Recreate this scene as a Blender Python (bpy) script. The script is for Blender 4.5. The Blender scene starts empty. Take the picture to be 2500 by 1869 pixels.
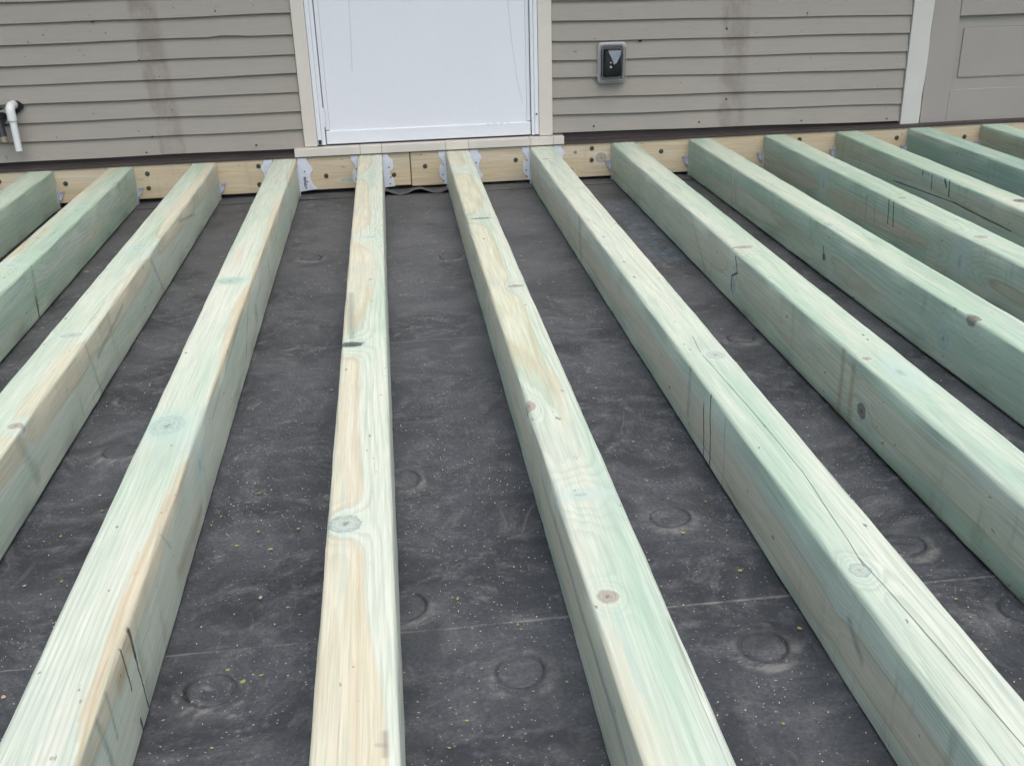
import bpy, bmesh, math, random
from mathutils import Vector, Matrix

R = math.radians
scn = bpy.context.scene
col = scn.collection

# ------------------------------------------------------------------ camera
CAM = Vector((-0.0667, -3.8974, 0.7241))
RT = Vector((0.99264005, -0.11799916, -0.02723822))
UP = Vector((0.07169653, 0.39135294, 0.91744345))
FW = Vector((0.0975978, 0.912644, -0.39693273))
cd = bpy.data.cameras.new('camera')
cam = bpy.data.objects.new('camera', cd)
col.objects.link(cam)
M4 = Matrix.Identity(4)
for r_ in range(3):
    M4[r_][0] = RT[r_]; M4[r_][1] = UP[r_]; M4[r_][2] = -FW[r_]; M4[r_][3] = CAM[r_]
cam.matrix_world = M4
cd.sensor_width = 36.0
cd.sensor_fit = 'HORIZONTAL'
cd.lens = 36.0
cd.clip_start = 0.02
cd.clip_end = 500
scn.camera = cam

# ------------------------------------------------------------------ sky, sun, exposure
SUN_EL, SUN_AZ = R(64), R(162)          # overcast: a broad bright patch of cloud behind the camera, to the right
w = bpy.data.worlds.new('World'); scn.world = w; w.use_nodes = True
wt = w.node_tree; wt.nodes.clear()
sky = wt.nodes.new('ShaderNodeTexSky'); sky.sky_type = 'NISHITA'; sky.sun_disc = False
sky.sun_elevation = SUN_EL; sky.sun_rotation = SUN_AZ
sky.air_density = 1.0; sky.dust_density = 4.0; sky.ozone_density = 1.0
bg = wt.nodes.new('ShaderNodeBackground'); bg.inputs['Strength'].default_value = 0.14
wo = wt.nodes.new('ShaderNodeOutputWorld')
wt.links.new(sky.outputs[0], bg.inputs[0]); wt.links.new(bg.outputs[0], wo.inputs[0])
sl = bpy.data.lights.new('sun', 'SUN'); sl.energy = 1.2; sl.angle = R(80); sl.color = (1.0, 1.0, 0.955)
so = bpy.data.objects.new('sun', sl); col.objects.link(so)
sd = Vector((math.sin(SUN_AZ) * math.cos(SUN_EL), math.cos(SUN_AZ) * math.cos(SUN_EL), math.sin(SUN_EL)))
so.rotation_euler = (-sd).to_track_quat('-Z', 'Y').to_euler()
scn.view_settings.view_transform = 'Standard'
scn.view_settings.look = 'None'
scn.view_settings.gamma = 1.0
scn.view_settings.exposure = 0.50
scn.view_settings.use_curve_mapping = False
scn.cycles.use_adaptive_sampling = True; scn.cycles.adaptive_threshold = 0.03; scn.cycles.adaptive_min_samples = 16
scn.cycles.max_bounces = 6; scn.cycles.diffuse_bounces = 3; scn.cycles.glossy_bounces = 3; scn.cycles.transmission_bounces = 6

rnd = random.Random(7)

# ------------------------------------------------------------------ node helpers
class NT:
    def __init__(s, name):
        s.m = bpy.data.materials.new(name); s.m.use_nodes = True
        s.t = s.m.node_tree; s.t.nodes.clear()
        s.out = s.t.nodes.new('ShaderNodeOutputMaterial')
        s.b = s.t.nodes.new('ShaderNodeBsdfPrincipled')
        s.t.links.new(s.b.outputs[0], s.out.inputs[0])
    def n(s, k): return s.t.nodes.new(k)
    def put(s, sock, v):
        if isinstance(v, bpy.types.NodeSocket): s.t.links.new(v, sock)
        elif v is not None:
            if sock.type == 'RGBA' and len(v) == 3: v = (*v, 1)
            sock.default_value = v
    def ma(s, op, a, b=None, c=None, clamp=False):
        n = s.n('ShaderNodeMath'); n.operation = op; n.use_clamp = clamp
        for i, v in enumerate((a, b, c)):
            if v is not None: s.put(n.inputs[i], v)
        return n.outputs[0]
    def vm(s, op, a, b=None, sc=None):
        n = s.n('ShaderNodeVectorMath'); n.operation = op
        s.put(n.inputs[0], a)
        if b is not None: s.put(n.inputs[1], b)
        if sc is not None: s.put(n.inputs['Scale'], sc)
        return n.outputs['Value'] if op in ('LENGTH', 'DOT_PRODUCT', 'DISTANCE') else n.outputs[0]
    def sep(s, v):
        n = s.n('ShaderNodeSeparateXYZ'); s.put(n.inputs[0], v); return n.outputs
    def comb(s, x, y, z):
        n = s.n('ShaderNodeCombineXYZ')
        for i, v in enumerate((x, y, z)): s.put(n.inputs[i], v)
        return n.outputs[0]
    def noise(s, v, scale=1.0, detail=3.0, rough=0.55, color=False):
        n = s.n('ShaderNodeTexNoise'); s.put(n.inputs['Vector'], v)
        n.inputs['Scale'].default_value = scale; n.inputs['Detail'].default_value = detail
        n.inputs['Roughness'].default_value = rough
        return n.outputs['Color'] if color else n.outputs['Fac']
    def ss(s, x, lo, hi, a=0.0, b=1.0):
        n = s.n('ShaderNodeMapRange'); n.interpolation_type = 'SMOOTHSTEP'
        s.put(n.inputs['Value'], x); s.put(n.inputs['From Min'], lo); s.put(n.inputs['From Max'], hi)
        s.put(n.inputs['To Min'], a); s.put(n.inputs['To Max'], b)
        return n.outputs[0]
    def mix(s, f, a, b, mode='MIX'):
        n = s.n('ShaderNodeMix'); n.data_type = 'RGBA'; n.blend_type = mode
        s.put(n.inputs['Factor'], f); s.put(n.inputs['A'], a) if False else None
        s.put(n.inputs[6], a); s.put(n.inputs[7], b)
        return n.outputs[2]
    def obj(s): return s.n('ShaderNodeTexCoord').outputs['Object']
    def world(s): return s.n('ShaderNodeNewGeometry').outputs['Position']
    def bump(s, h, strength=0.3, dist=0.002):
        n = s.n('ShaderNodeBump'); n.inputs['Strength'].default_value = strength; n.inputs['Distance'].default_value = dist
        s.put(n.inputs['Height'], h); s.put(s.b.inputs['Normal'], n.outputs[0])
    def fin(s, colr, rough=0.7, metal=0.0, spec=0.4):
        s.put(s.b.inputs['Base Color'], colr); s.put(s.b.inputs['Roughness'], rough)
        s.put(s.b.inputs['Metallic'], metal); s.put(s.b.inputs['Specular IOR Level'], spec)
        return s.m
    def scale(s, v, x, y, z): return s.vm('MULTIPLY', v, (x, y, z))
    def add(s, v, o): return s.vm('ADD', v, o)
    def seg(s, v, p, q):
        d = [q[i] - p[i] for i in range(3)]; L = sum(k * k for k in d)
        a = s.vm('SUBTRACT', v, p)
        t = s.ma('DIVIDE', s.vm('DOT_PRODUCT', a, d), L, clamp=True)
        return s.vm('LENGTH', s.vm('SUBTRACT', a, s.vm('SCALE', d, sc=t))), t

def simple(name, c, rough=0.6, metal=0.0, var=0.12, scale=40, spec=0.4, bump=0.0):
    t = NT(name); v = t.obj()
    n = t.noise(v, scale, 4)
    lo = tuple(k * (1 - var) for k in c); hi = tuple(min(1, k * (1 + var)) for k in c)
    if bump: t.bump(n, bump, 0.001)
    return t.fin(t.mix(n, lo, hi), rough, metal, spec)

# ------------------------------------------------------------------ lumber material (solid texture of a log: rings, heartwood, knots, checks)
def lumber(name, seed, pith, rh, knots=(), marks=(), tan=(0.62, 0.545, 0.38), green=(0.41, 0.55, 0.425), pale=(0.625, 0.66, 0.55),
           greenness=0.5, blotch=0.62, ringl=0.006, tanamt=0.78, ringamt=0.3, kamp=0.028):
    t = NT(name)
    v = t.obj(); sv = t.add(v, (seed * 3.17, seed * 7.31, seed * 1.93))
    x, y, z = t.sep(v)
    wn = t.noise(t.scale(sv, 5, 0.75, 5), 1.0, 2, 0.5, color=True)
    wn = t.vm('SUBTRACT', wn, (0.5, 0.5, 0.5))
    wx, wy, wz = t.sep(wn)
    dx = t.ma('ADD', t.ma('SUBTRACT', x, pith[0]), t.ma('MULTIPLY', wx, 0.07))
    dz = t.ma('ADD', t.ma('SUBTRACT', z, pith[1]), t.ma('MULTIPLY', wz, 0.07))
    r = t.ma('SQRT', t.ma('ADD', t.ma('MULTIPLY', dx, dx), t.ma('MULTIPLY', dz, dz)))
    fn = t.noise(t.scale(sv, 60, 5, 60), 1.0, 2)
    kn = t.ma('SUBTRACT', t.noise(t.scale(sv, 170, 150, 170), 1, 2), 0.5)
    r = t.ma('ADD', r, t.ma('MULTIPLY', t.ma('SUBTRACT', fn, 0.5), 0.008))
    kd = []
    dep = t.ss(z, -0.010, -0.045, 0.0, 3.0)
    for k in knots:
        face, u0, y0, su, sy, kind = k
        a = t.ma('DIVIDE', t.ma('SUBTRACT', x if face == 't' else z, u0), su)
        b = t.ma('DIVIDE', t.ma('SUBTRACT', y, y0), sy)
        d = t.ma('SQRT', t.ma('ADD', t.ma('MULTIPLY', a, a), t.ma('MULTIPLY', b, b)))
        if face == 't': d = t.ma('ADD', d, dep)
        # the grain flows round the knot: stretched along the board
        bl = t.ma('MULTIPLY', b, 0.42 * sy / max(su, 1e-4) if sy < su else 0.42)
        al = t.ma('MULTIPLY', a, 0.62)
        d2 = t.ma('ADD', t.ma('MULTIPLY', al, al), t.ma('MULTIPLY', bl, bl))
        g = t.ma('EXPONENT', t.ma('MULTIPLY', d2, -1.0))
        r = t.ma('ADD', r, t.ma('MULTIPLY', g, kamp))
        kd.append((d, kind))
    # rings, fading in and out along the board
    fade = t.ss(t.noise(t.scale(t.add(sv, (4, 4, 4)), 8, 1.3, 8), 1, 2), 0.4, 0.62, 0.25, 1.0)
    ph = t.ma('FRACT', t.ma('DIVIDE', r, ringl))
    ring = t.ma('MULTIPLY', fade, t.ma('MULTIPLY', t.ss(ph, 0.35, 0.88), t.ss(ph, 1.0, 0.92)))
    fib = t.noise(t.scale(sv, 380, 8, 380), 1.0, 2, 0.65)
    fib2 = t.noise(t.scale(sv, 150, 4.5, 150), 1.0, 3, 0.65)
    # treated sapwood: pale to mint
    gn = t.noise(t.scale(t.add(sv, (5, 2, 1)), 15, 1.1, 15), 1.0, 4, 0.6)
    c = t.mix(t.ss(gn, 0.62 - greenness * 0.5, 1.0 - greenness * 0.5), pale, green)
    c = t.mix(t.ma('MULTIPLY', ring, ringamt), c, tuple(k * 0.60 for k in green))
    # heartwood, untreated: tan, with an uneven border that follows the rings
    hn = t.noise(t.scale(t.add(sv, (1, 9, 4)), 9, 0.9, 9), 1.0, 4, 0.55)
    rr = t.ma('ADD', r, t.ma('MULTIPLY', t.ma('SUBTRACT', hn, 0.5), 0.05))
    hm = t.ss(rr, rh + 0.0055, rh - 0.0055)
    bm = t.noise(t.scale(t.add(sv, (8, 3, 6)), 20, 1.1, 20), 1.0, 3, 0.5)
    hm = t.ma('MAXIMUM', hm, t.ma('MULTIPLY', t.ss(bm, blotch, blotch + 0.09), 0.7))
    tn = t.mix(t.ss(gn, 0.35, 0.65), tan, tuple(0.65 * a + 0.35 * b for a, b in zip(tan, pale)))
    tn = t.mix(t.ma('MULTIPLY', ring, 0.22), tn, tuple(k * f for k, f in zip(tan, (0.80, 0.70, 0.58))))
    c = t.mix(t.ma('MULTIPLY', hm, tanamt), c, tn)
    # stained line here and there along the heartwood border
    edge = t.ma('MULTIPLY', t.ss(rr, rh - 0.005, rh), t.ss(rr, rh + 0.005, rh))
    c = t.mix(t.ma('MULTIPLY', t.ma('MULTIPLY', edge, fade), 0.45), c, tuple(k * f for k, f in zip(tan, (0.72, 0.60, 0.45))))
    # fibre streaks
    c = t.mix(t.ss(fib, 0.38, 0.72, 0.0, 0.34), c, tuple(k * 0.66 for k in green))
    c = t.mix(t.ss(fib, 0.45, 0.2, 0.0, 0.30), c, (0.74, 0.77, 0.70))
    c = t.mix(t.ss(fib2, 0.48, 0.75, 0.0, 0.20), c, (0.74, 0.77, 0.70))
    c = t.mix(t.ss(fib2, 0.48, 0.25, 0.0, 0.22), c, (0.36, 0.42, 0.36))
    # specks and grey rub marks
    sp = t.noise(t.scale(sv, 75, 38, 75), 1.0, 2, 0.5)
    c = t.mix(t.ss(sp, 0.72, 0.75, 0.0, 0.7), c, (0.10, 0.10, 0.075))
    gr = t.noise(t.scale(t.add(sv, (2, 2, 7)), 13, 4.0, 13), 1.0, 5, 0.65)
    c = t.mix(t.ss(gr, 0.50, 0.75, 0.0, 0.34), c, (0.35, 0.43, 0.41))
    hc = t.noise(t.scale(t.add(sv, (6, 1, 3)), 170, 1.3, 170), 1, 2, 0.5)
    c = t.mix(t.ss(hc, 0.70, 0.745, 0.0, 0.5), c, (0.12, 0.14, 0.12))
    pk = t.noise(t.scale(t.add(sv, (9, 5, 2)), 18, 1.6, 18), 1, 3, 0.55)
    c = t.mix(t.ss(pk, 0.48, 0.72, 0.0, 0.36), c, (0.66, 0.62, 0.52))
    side = t.ss(z, -0.001, -0.006)
    dr = t.noise(t.scale(t.add(sv, (0, 3, 8)), 0, 26, 5), 1, 4, 0.7)
    dm = t.noise(t.scale(t.add(sv, (3, 3, 3)), 0, 2.2, 3), 1, 2, 0.5)
    c = t.mix(t.ma('MULTIPLY', side, t.ma('MULTIPLY', t.ss(dr, 0.52, 0.72), t.ss(dm, 0.44, 0.62, 0.0, 0.5))), c, (0.24, 0.27, 0.20))
    h = t.ma('MULTIPLY', fib, 0.35)
    for d, kind in kd:
        halo, core, dark, ha, ra = {
            'green': ((0.38, 0.57, 0.49), (0.44, 0.53, 0.46), (0.20, 0.29, 0.25), 0.7, 0.4),
            'grey':  ((0.50, 0.61, 0.53), (0.46, 0.52, 0.45), (0.20, 0.23, 0.20), 0.7, 0.4),
            'brown': ((0.60, 0.63, 0.53), (0.38, 0.35, 0.29), (0.20, 0.165, 0.125), 0.55, 0.45),
            'open':  ((0.42, 0.53, 0.48), (0.07, 0.075, 0.065), (0.012, 0.012, 0.010), 0.8, 0.5),
            'band':  ((0.46, 0.585, 0.53), (0.42, 0.53, 0.49), (0.26, 0.32, 0.30), 0.6, 0.0),
            'dark':  ((0.46, 0.52, 0.44), (0.22, 0.20, 0.17), (0.06, 0.05, 0.04), 0.6, 0.4)}[kind]
        jit = t.ma('ADD', d, t.ma('MULTIPLY', kn, 1.3 if kind == 'open' else 0.75))
        c = t.mix(t.ss(t.ma('ADD', d, t.ma('MULTIPLY', fib2, 0.6)), 2.6, 0.9, 0.0, ha), c, halo)
        if kind == 'band':
            c = t.mix(t.ss(jit, 0.5, 0.1, 0.0, 0.55), c, dark)
            continue
        c = t.mix(t.ss(jit, 1.12, 0.85, 0.0, 0.85), c, core)
        kr = t.ma('SINE', t.ma('MULTIPLY', jit, 19.0))
        c = t.mix(t.ma('MULTIPLY', t.ss(kr, 0.3, 0.95), t.ss(d, 1.3, 0.9, 0.0, ra)), c, dark)
        c = t.mix(t.ss(jit, 0.34, 0.08, 0.0, 0.8), c, dark)
        rim = t.ma('MULTIPLY', t.ss(jit, 0.80, 1.0), t.ss(jit, 1.2, 1.0))
        c = t.mix(t.ma('MULTIPLY', t.ma('MULTIPLY', rim, fade), 0.5), c, dark)
        if kind == 'open': h = t.ma('ADD', h, t.ss(d, 1.1, 0.5, 0.0, -1.6))
    wob = t.ma('SUBTRACT', fn, .5)
    wv0 = t.ma('ADD', 0.45, t.ma('MULTIPLY', t.noise(t.scale(sv, 25, 25, 25), 1, 2), 1.1))
    vt = t.comb(t.ma('ADD', x, t.ma('MULTIPLY', wob, .004)), y, 0.0)
    vs_ = t.comb(0.0, t.ma('ADD', y, t.ma('MULTIPLY', wob, .006)), z)
    for mk in marks:
        face, p, q, wd, cc = mk
        if face == 't': P3, Q3, vv = (p[0], p[1], 0), (q[0], q[1], 0), vt
        else: P3, Q3, vv = (0, p[0], p[1]), (0, q[0], q[1]), vs_
        d, tt = t.seg(vv, P3, Q3)
        sharp = cc[3] > 0.75
        mm = t.ss(t.ma('DIVIDE', d, t.ma('MULTIPLY', wd, wv0)), 1.2 if sharp else 2.0, 0.5 if sharp else 0.0)
        if face == 's': mm = t.ma('MULTIPLY', mm, side)
        if not sharp: mm = t.ma('MULTIPLY', mm, t.ss(fib2, 0.3, 0.6, 0.35, 1.0))
        c = t.mix(t.ma('MULTIPLY', mm, cc[3]), c, cc[:3])
        if cc[3] > 0.85 and face == 't': h = t.ma('SUBTRACT', h, t.ma('MULTIPLY', mm, 1.0))
    t.bump(h, 0.7, 0.0014)
    return t.fin(c, t.ss(fib, 0.2, 0.8, 0.62, 0.82), 0.0, 0.35)

# ------------------------------------------------------------------ mesh helpers
def tag(o, label=None, cat=None, group=None, kind=None):
    if label: o['label'] = label
    if cat: o['category'] = cat
    if group: o['group'] = group
    if kind: o['kind'] = kind
    return o

def link(name, me, mat=None, parent=None, loc=None):
    o = bpy.data.objects.new(name, me); col.objects.link(o)
    if mat and me: me.materials.clear(); me.materials.append(mat)
    if parent: o.parent = parent
    if loc: o.location = loc
    return o

def empty(name, loc=(0, 0, 0)):
    o = bpy.data.objects.new(name, None); col.objects.link(o); o.location = loc; o.empty_display_size = 0.05
    return o

def mesh(name, vs, fs, smooth=False):
    me = bpy.data.meshes.new(name); me.from_pydata([tuple(v) for v in vs], [], fs); me.update()
    if smooth: me.polygons.foreach_set('use_smooth', [True] * len(me.polygons))
    return me

def box_bm(bm, x0, x1, y0, y1, z0, z1, bev=0.0, seg=2):
    vs = [bm.verts.new(p) for p in ((x0, y0, z0), (x1, y0, z0), (x1, y1, z0), (x0, y1, z0), (x0, y0, z1), (x1, y0, z1), (x1, y1, z1), (x0, y1, z1))]
    fs = [bm.faces.new([vs[i] for i in f]) for f in ((3, 2, 1, 0), (4, 5, 6, 7), (0, 1, 5, 4), (1, 2, 6, 5), (2, 3, 7, 6), (3, 0, 4, 7))]
    if bev:
        es = list({e for f in fs for e in f.edges})
        bmesh.ops.bevel(bm, geom=es, offset=bev, segments=seg, profile=0.5, affect='EDGES')

def done(bm, name, mat, parent=None, loc=None, smooth=False):
    me = bpy.data.meshes.new(name); bmesh.ops.recalc_face_normals(bm, faces=bm.faces[:]); bm.to_mesh(me); bm.free()
    if smooth:
        me.polygons.foreach_set('use_smooth', [True] * len(me.polygons))
        try: me.set_sharp_from_angle(angle=R(40))
        except Exception: pass
    return link(name, me, mat, parent, loc)

def box(name, x0, x1, y0, y1, z0, z1, mat, parent=None, bev=0.002):
    bm = bmesh.new(); box_bm(bm, x0, x1, y0, y1, z0, z1, bev)
    return done(bm, name, mat, parent)

def tube_bm(bm, p, q, r0, r1=None, n=20, cap=True):
    p, q = Vector(p), Vector(q); r1 = r0 if r1 is None else r1
    d = (q - p).normalized(); a = d.orthogonal().normalized(); b = d.cross(a)
    A = [bm.verts.new(p + a * r0 * math.cos(2 * math.pi * i / n) + b * r0 * math.sin(2 * math.pi * i / n)) for i in range(n)]
    B = [bm.verts.new(q + a * r1 * math.cos(2 * math.pi * i / n) + b * r1 * math.sin(2 * math.pi * i / n)) for i in range(n)]
    for i in range(n): bm.faces.new((A[i], A[(i + 1) % n], B[(i + 1) % n], B[i]))
    if cap: bm.faces.new(A[::-1]); bm.faces.new(B)

def plate_bm(bm, pts, y0, y1):
    """flat plate in the xz plane between y0 and y1"""
    a = [bm.verts.new((x, y0, z)) for x, z in pts]; b = [bm.verts.new((x, y1, z)) for x, z in pts]
    n = len(pts); bm.faces.new(a); bm.faces.new(b[::-1])
    for i in range(n): bm.faces.new((a[i], b[i], b[(i + 1) % n], a[(i + 1) % n]))

# ------------------------------------------------------------------ plain materials
def siding_material():
    t = NT('siding_paint'); p = t.world(); x, y, z = t.sep(p)
    n = t.noise(t.scale(p, 3, 3, 9), 1, 4); fine = t.noise(t.scale(p, 12, 60, 200), 1, 3)
    c = t.mix(n, (0.295, 0.276, 0.240), (0.338, 0.316, 0.276))
    c = t.mix(t.ss(fine, 0.35, 0.8, 0.0, 0.18), c, (0.20, 0.195, 0.175))
    # brownish soot stains in two vertical columns, with a shape of their own, heaviest at each lap
    dn = t.noise(t.scale(p, 22, 10, 12), 1, 4, 0.65)
    for x0, half, lean in ((-0.885, 0.045, 0.06), (1.238, 0.05, 0.0)):
        xc = t.ma('SUBTRACT', t.ma('SUBTRACT', x, x0), t.ma('MULTIPLY', t.ma('SUBTRACT', 0.25, z), lean))
        d = t.ma('ABSOLUTE', t.ma('ADD', xc, t.ma('MULTIPLY', t.ma('SUBTRACT', dn, 0.5), 0.05)))
        c = t.mix(t.ma('MULTIPLY', t.ss(d, half + 0.012, half - 0.012), t.ss(dn, 0.34, 0.66, 0.10, 0.52)), c, (0.155, 0.128, 0.112))
    sp = t.noise(t.scale(p, 70, 70, 70), 1, 1)
    c = t.mix(t.ss(sp, 0.765, 0.79, 0, 0.8), c, (0.09, 0.08, 0.07))
    t.bump(fine, 0.12, 0.001)
    return t.fin(c, 0.62, 0.0, 0.35)

def membrane_material(plate=False):
    t = NT('rubber_membrane_plate' if plate else 'rubber_membrane'); p = t.world(); x, y, z = t.sep(p)
    w1 = t.vm('SUBTRACT', t.noise(t.scale(p, 4, 4, 0), 1, 2, 0.5, color=True), (0.5, 0.5, 0.5))
    q = t.vm('ADD', p, t.vm('SCALE', w1, sc=0.22))
    a = t.noise(t.scale(q, 4.2, 4.8, 0), 1, 5, 0.62)
    b = t.noise(t.scale(t.add(q, (3, 1, 0)), 19, 21, 0), 1, 6, 0.72)
    f = t.noise(t.scale(p, 170, 180, 0), 1, 2, 0.7)
    c = t.mix(t.ss(a, 0.34, 0.66), (0.035, 0.039, 0.046), (0.076, 0.083, 0.094))
    c = t.mix(t.ss(b, 0.45, 0.70, 0, 0.85), c, (0.128, 0.133, 0.142))
    c = t.mix(t.ss(f, 0.35, 0.75, 0, 0.5), c, (0.020, 0.021, 0.024))
    # pale scuffs and dusty smears
    s1 = t.noise(t.scale(q, 42, 46, 0), 1, 5, 0.72); s2 = t.noise(t.scale(q, 110, 3.0, 0), 1, 2, 0.5)
    m1 = t.noise(t.scale(t.add(p, (7, 7, 0)), 4.6, 5.2, 0), 1, 4, 0.6)
    c = t.mix(t.ma('MULTIPLY', t.ss(s1, 0.53, 0.72), t.ss(m1, 0.44, 0.66, 0.06, 0.65)), c, (0.24, 0.25, 0.26))
    c = t.mix(t.ma('MULTIPLY', t.ss(s2, 0.60, 0.74), t.ss(m1, 0.50, 0.38, 0, 0.28)), c, (0.20, 0.20, 0.21))
    # general dust film and trodden sawdust towards the house, tan
    d1 = t.noise(t.scale(t.add(q, (2, 5, 0)), 26, 34, 0), 1, 4, 0.66)
    far = t.ss(y, -2.3, -0.4)
    c = t.mix(t.ma('MULTIPLY', far, t.ss(a, 0.2, 0.7, 0.12, 0.42)), c, (0.145, 0.147, 0.150))
    c = t.mix(t.ma('MULTIPLY', t.ss(d1, 0.61, 0.71), t.ma('ADD', 0.12, t.ma('MULTIPLY', far, 0.65))), c, (0.32, 0.27, 0.195))
    # fine pale grit
    g = t.noise(t.scale(p, 200, 240, 0), 1, 1)
    c = t.mix(t.ma('MULTIPLY', t.ss(g, 0.69, 0.74), t.ss(m1, 0.35, 0.6, 0.2, 0.9)), c, (0.42, 0.41, 0.38))
    # grit caught along the two sheet laps
    for y0, am in ((-2.735, 0.42), (-1.621, 0.15)):
        yy = t.ma('ADD', t.ma('SUBTRACT', y, y0), t.ma('MULTIPLY', t.ma('SUBTRACT', b, 0.5), 0.006))
        c = t.mix(t.ma('MULTIPLY', t.ss(t.ma('ABSOLUTE', yy), 0.0040, 0.0005), t.ss(d1, 0.38, 0.60, 0.10, am)), c, (0.34, 0.33, 0.31))
    if plate:       # groove shade painted dark into the colour, dust against the plate's rim
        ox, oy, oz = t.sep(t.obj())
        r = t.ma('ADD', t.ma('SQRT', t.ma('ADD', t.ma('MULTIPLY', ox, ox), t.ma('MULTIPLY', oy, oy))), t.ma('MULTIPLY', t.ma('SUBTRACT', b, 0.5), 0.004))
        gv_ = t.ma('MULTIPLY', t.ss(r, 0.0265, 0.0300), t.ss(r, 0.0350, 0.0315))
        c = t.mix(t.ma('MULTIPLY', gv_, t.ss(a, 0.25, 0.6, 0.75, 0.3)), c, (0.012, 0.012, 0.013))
        du = t.ma('MULTIPLY', t.ss(r, 0.034, 0.039), t.ss(r, 0.058, 0.042))
        c = t.mix(t.ma('MULTIPLY', du, t.ma('MULTIPLY', t.ss(s1, 0.40, 0.62), t.ss(oy, 0.03, -0.03, 0.08, 0.55))), c, (0.24, 0.235, 0.22))
    # faint blue hand writing in the bay right of the door
    bx = t.ma('MULTIPLY', t.ss(t.ma('ABSOLUTE', t.ma('SUBTRACT', x, 0.705)), 0.05, 0.03), t.ma('MULTIPLY', t.ss(y, -1.12, -1.05), t.ss(y, -0.30, -0.36)))
    bw = t.ma('SINE', t.ma('ADD', t.ma('MULTIPLY', x, 190), t.ma('MULTIPLY', d1, 26)))
    c = t.mix(t.ma('MULTIPLY', bx, t.ma('MULTIPLY', t.ss(bw, 0.3, 0.9), t.ss(b, 0.38, 0.6, 0.1, 0.7))), c, (0.09, 0.18, 0.30))
    t.bump(t.ma('ADD', t.ma('MULTIPLY', b, 0.5), f), 0.22, 0.0016)
    return t.fin(c, t.ss(b, 0.3, 0.7, 0.5, 0.72), 0.0, 0.45)

def ledger_material(seed):
    kn = [('s', -.055, -0.72, .018, .02, 'brown'), ('s', -.10, -0.60, .012, .014, 'brown'), ('s', -.03, -.62, .006, .006, 'dark'), ('s', -.09, .24, .007, .03, 'grey')]
    return lumber('ledger_wood_%d' % seed, seed, (0.06, -0.075), 0.5, knots=kn, tan=(0.56, 0.455, 0.29), green=(0.46, 0.42, 0.29), pale=(0.62, 0.53, 0.37),
                  greenness=0.3, blotch=0.95, ringl=0.012, tanamt=0.85, ringamt=0.3, kamp=0.012)

M_siding = siding_material()
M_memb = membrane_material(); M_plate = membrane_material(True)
M_cream = simple('cream_trim_paint', (0.61, 0.58, 0.515), 0.55, var=0.07, scale=9)
M_oldcream = simple('dull_white_trim_paint', (0.54, 0.54, 0.50), 0.6, var=0.07, scale=12)
M_grey = simple('grey_door_paint', (0.315, 0.298, 0.268), 0.55, var=0.06, scale=6)
M_brown = simple('brown_flashing_metal', (0.058, 0.047, 0.044), 0.5, var=0.25, scale=7)
M_dark = simple('dark_void', (0.012, 0.012, 0.012), 0.9)
M_pvc = simple('white_pvc', (0.72, 0.74, 0.73), 0.4, var=0.05, scale=25)
M_zinc = NT('galvanised_steel')
_v = M_zinc.obj(); _n = M_zinc.noise(_v, 90, 3); M_zinc.bump(M_zinc.noise(_v, 45, 2), 0.25, 0.003)
M_zinc = M_zinc.fin(M_zinc.mix(_n, (0.66, 0.71, 0.80), (0.86, 0.91, 0.98)), M_zinc.ss(_n, 0.3, 0.7, 0.28, 0.46), 0.3, 0.6)
M_tab = simple('bent_zinc_tab', (0.70, 0.74, 0.82), 0.25, 0.5, var=0.25, scale=60)
M_screw = simple('green_coated_screw', (0.075, 0.085, 0.06), 0.5, 0.3, var=0.3, scale=300)
M_iron = simple('dark_valve_metal', (0.045, 0.05, 0.055), 0.4, 0.6, var=0.3, scale=60)
M_brass = simple('worn_brass', (0.28, 0.24, 0.18), 0.45, 0.7, var=0.3, scale=90)
M_ink = simple('stamp_ink', (0.12, 0.13, 0.16), 0.7)

def door_material():
    t = NT('white_storm_door'); p = t.world(); x, y, z = t.sep(p)
    n = t.noise(t.scale(p, 2.5, 2.5, 1.2), 1, 3); f = t.noise(t.scale(p, 90, 90, 30), 1, 3)
    c = t.mix(n, (0.69, 0.72, 0.76), (0.75, 0.775, 0.81))
    c = t.mix(t.ss(f, 0.5, 0.8, 0, 0.06), c, (0.45, 0.45, 0.45))
    # two hairline dents that run up the sheet, and a grey scuff by the bottom rail
    for pts in (((-0.20, 0.30), (-0.193, 0.44), (-0.187, 0.62)), ((0.425, 0.16), (0.405, 0.25), (0.388, 0.40), (0.372, 0.62))):
        for a, b in zip(pts, pts[1:]):
            d, tt = t.seg(t.comb(x, 0.0, z), (a[0], 0, a[1]), (b[0], 0, b[1]))
            c = t.mix(t.ss(d, 0.0026, 0.0008, 0, 0.30), c, (0.30, 0.29, 0.27))
    d, tt = t.seg(t.comb(x, 0.0, t.ma('MULTIPLY', z, 3.0)), (0.30, 0, 0.087 * 3), (0.36, 0, 0.087 * 3))
    c = t.mix(t.ma('MULTIPLY', t.ss(d, 0.022, 0.004, 0, 0.5), t.ss(f, 0.4, 0.6)), c, (0.30, 0.29, 0.27))
    t.bump(t.noise(t.scale(p, 1.6, 1, 0.9), 1, 2), 0.25, 0.01)
    return t.fin(c, 0.36, 0.0, 0.5)
M_door = door_material()

# ================================================================== SETTING
ZR = -0.142                                     # top of the roof membrane
gm = simple('grass_ground', (0.06, 0.085, 0.035), 0.9, var=0.4, scale=3)
g = link('ground', mesh('ground', [(-150, -150, -3.2), (150, -150, -3.2), (150, 150, -3.2), (-150, 150, -3.2)], [(0, 1, 2, 3)]), gm)
tag(g, kind='structure')
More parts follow.
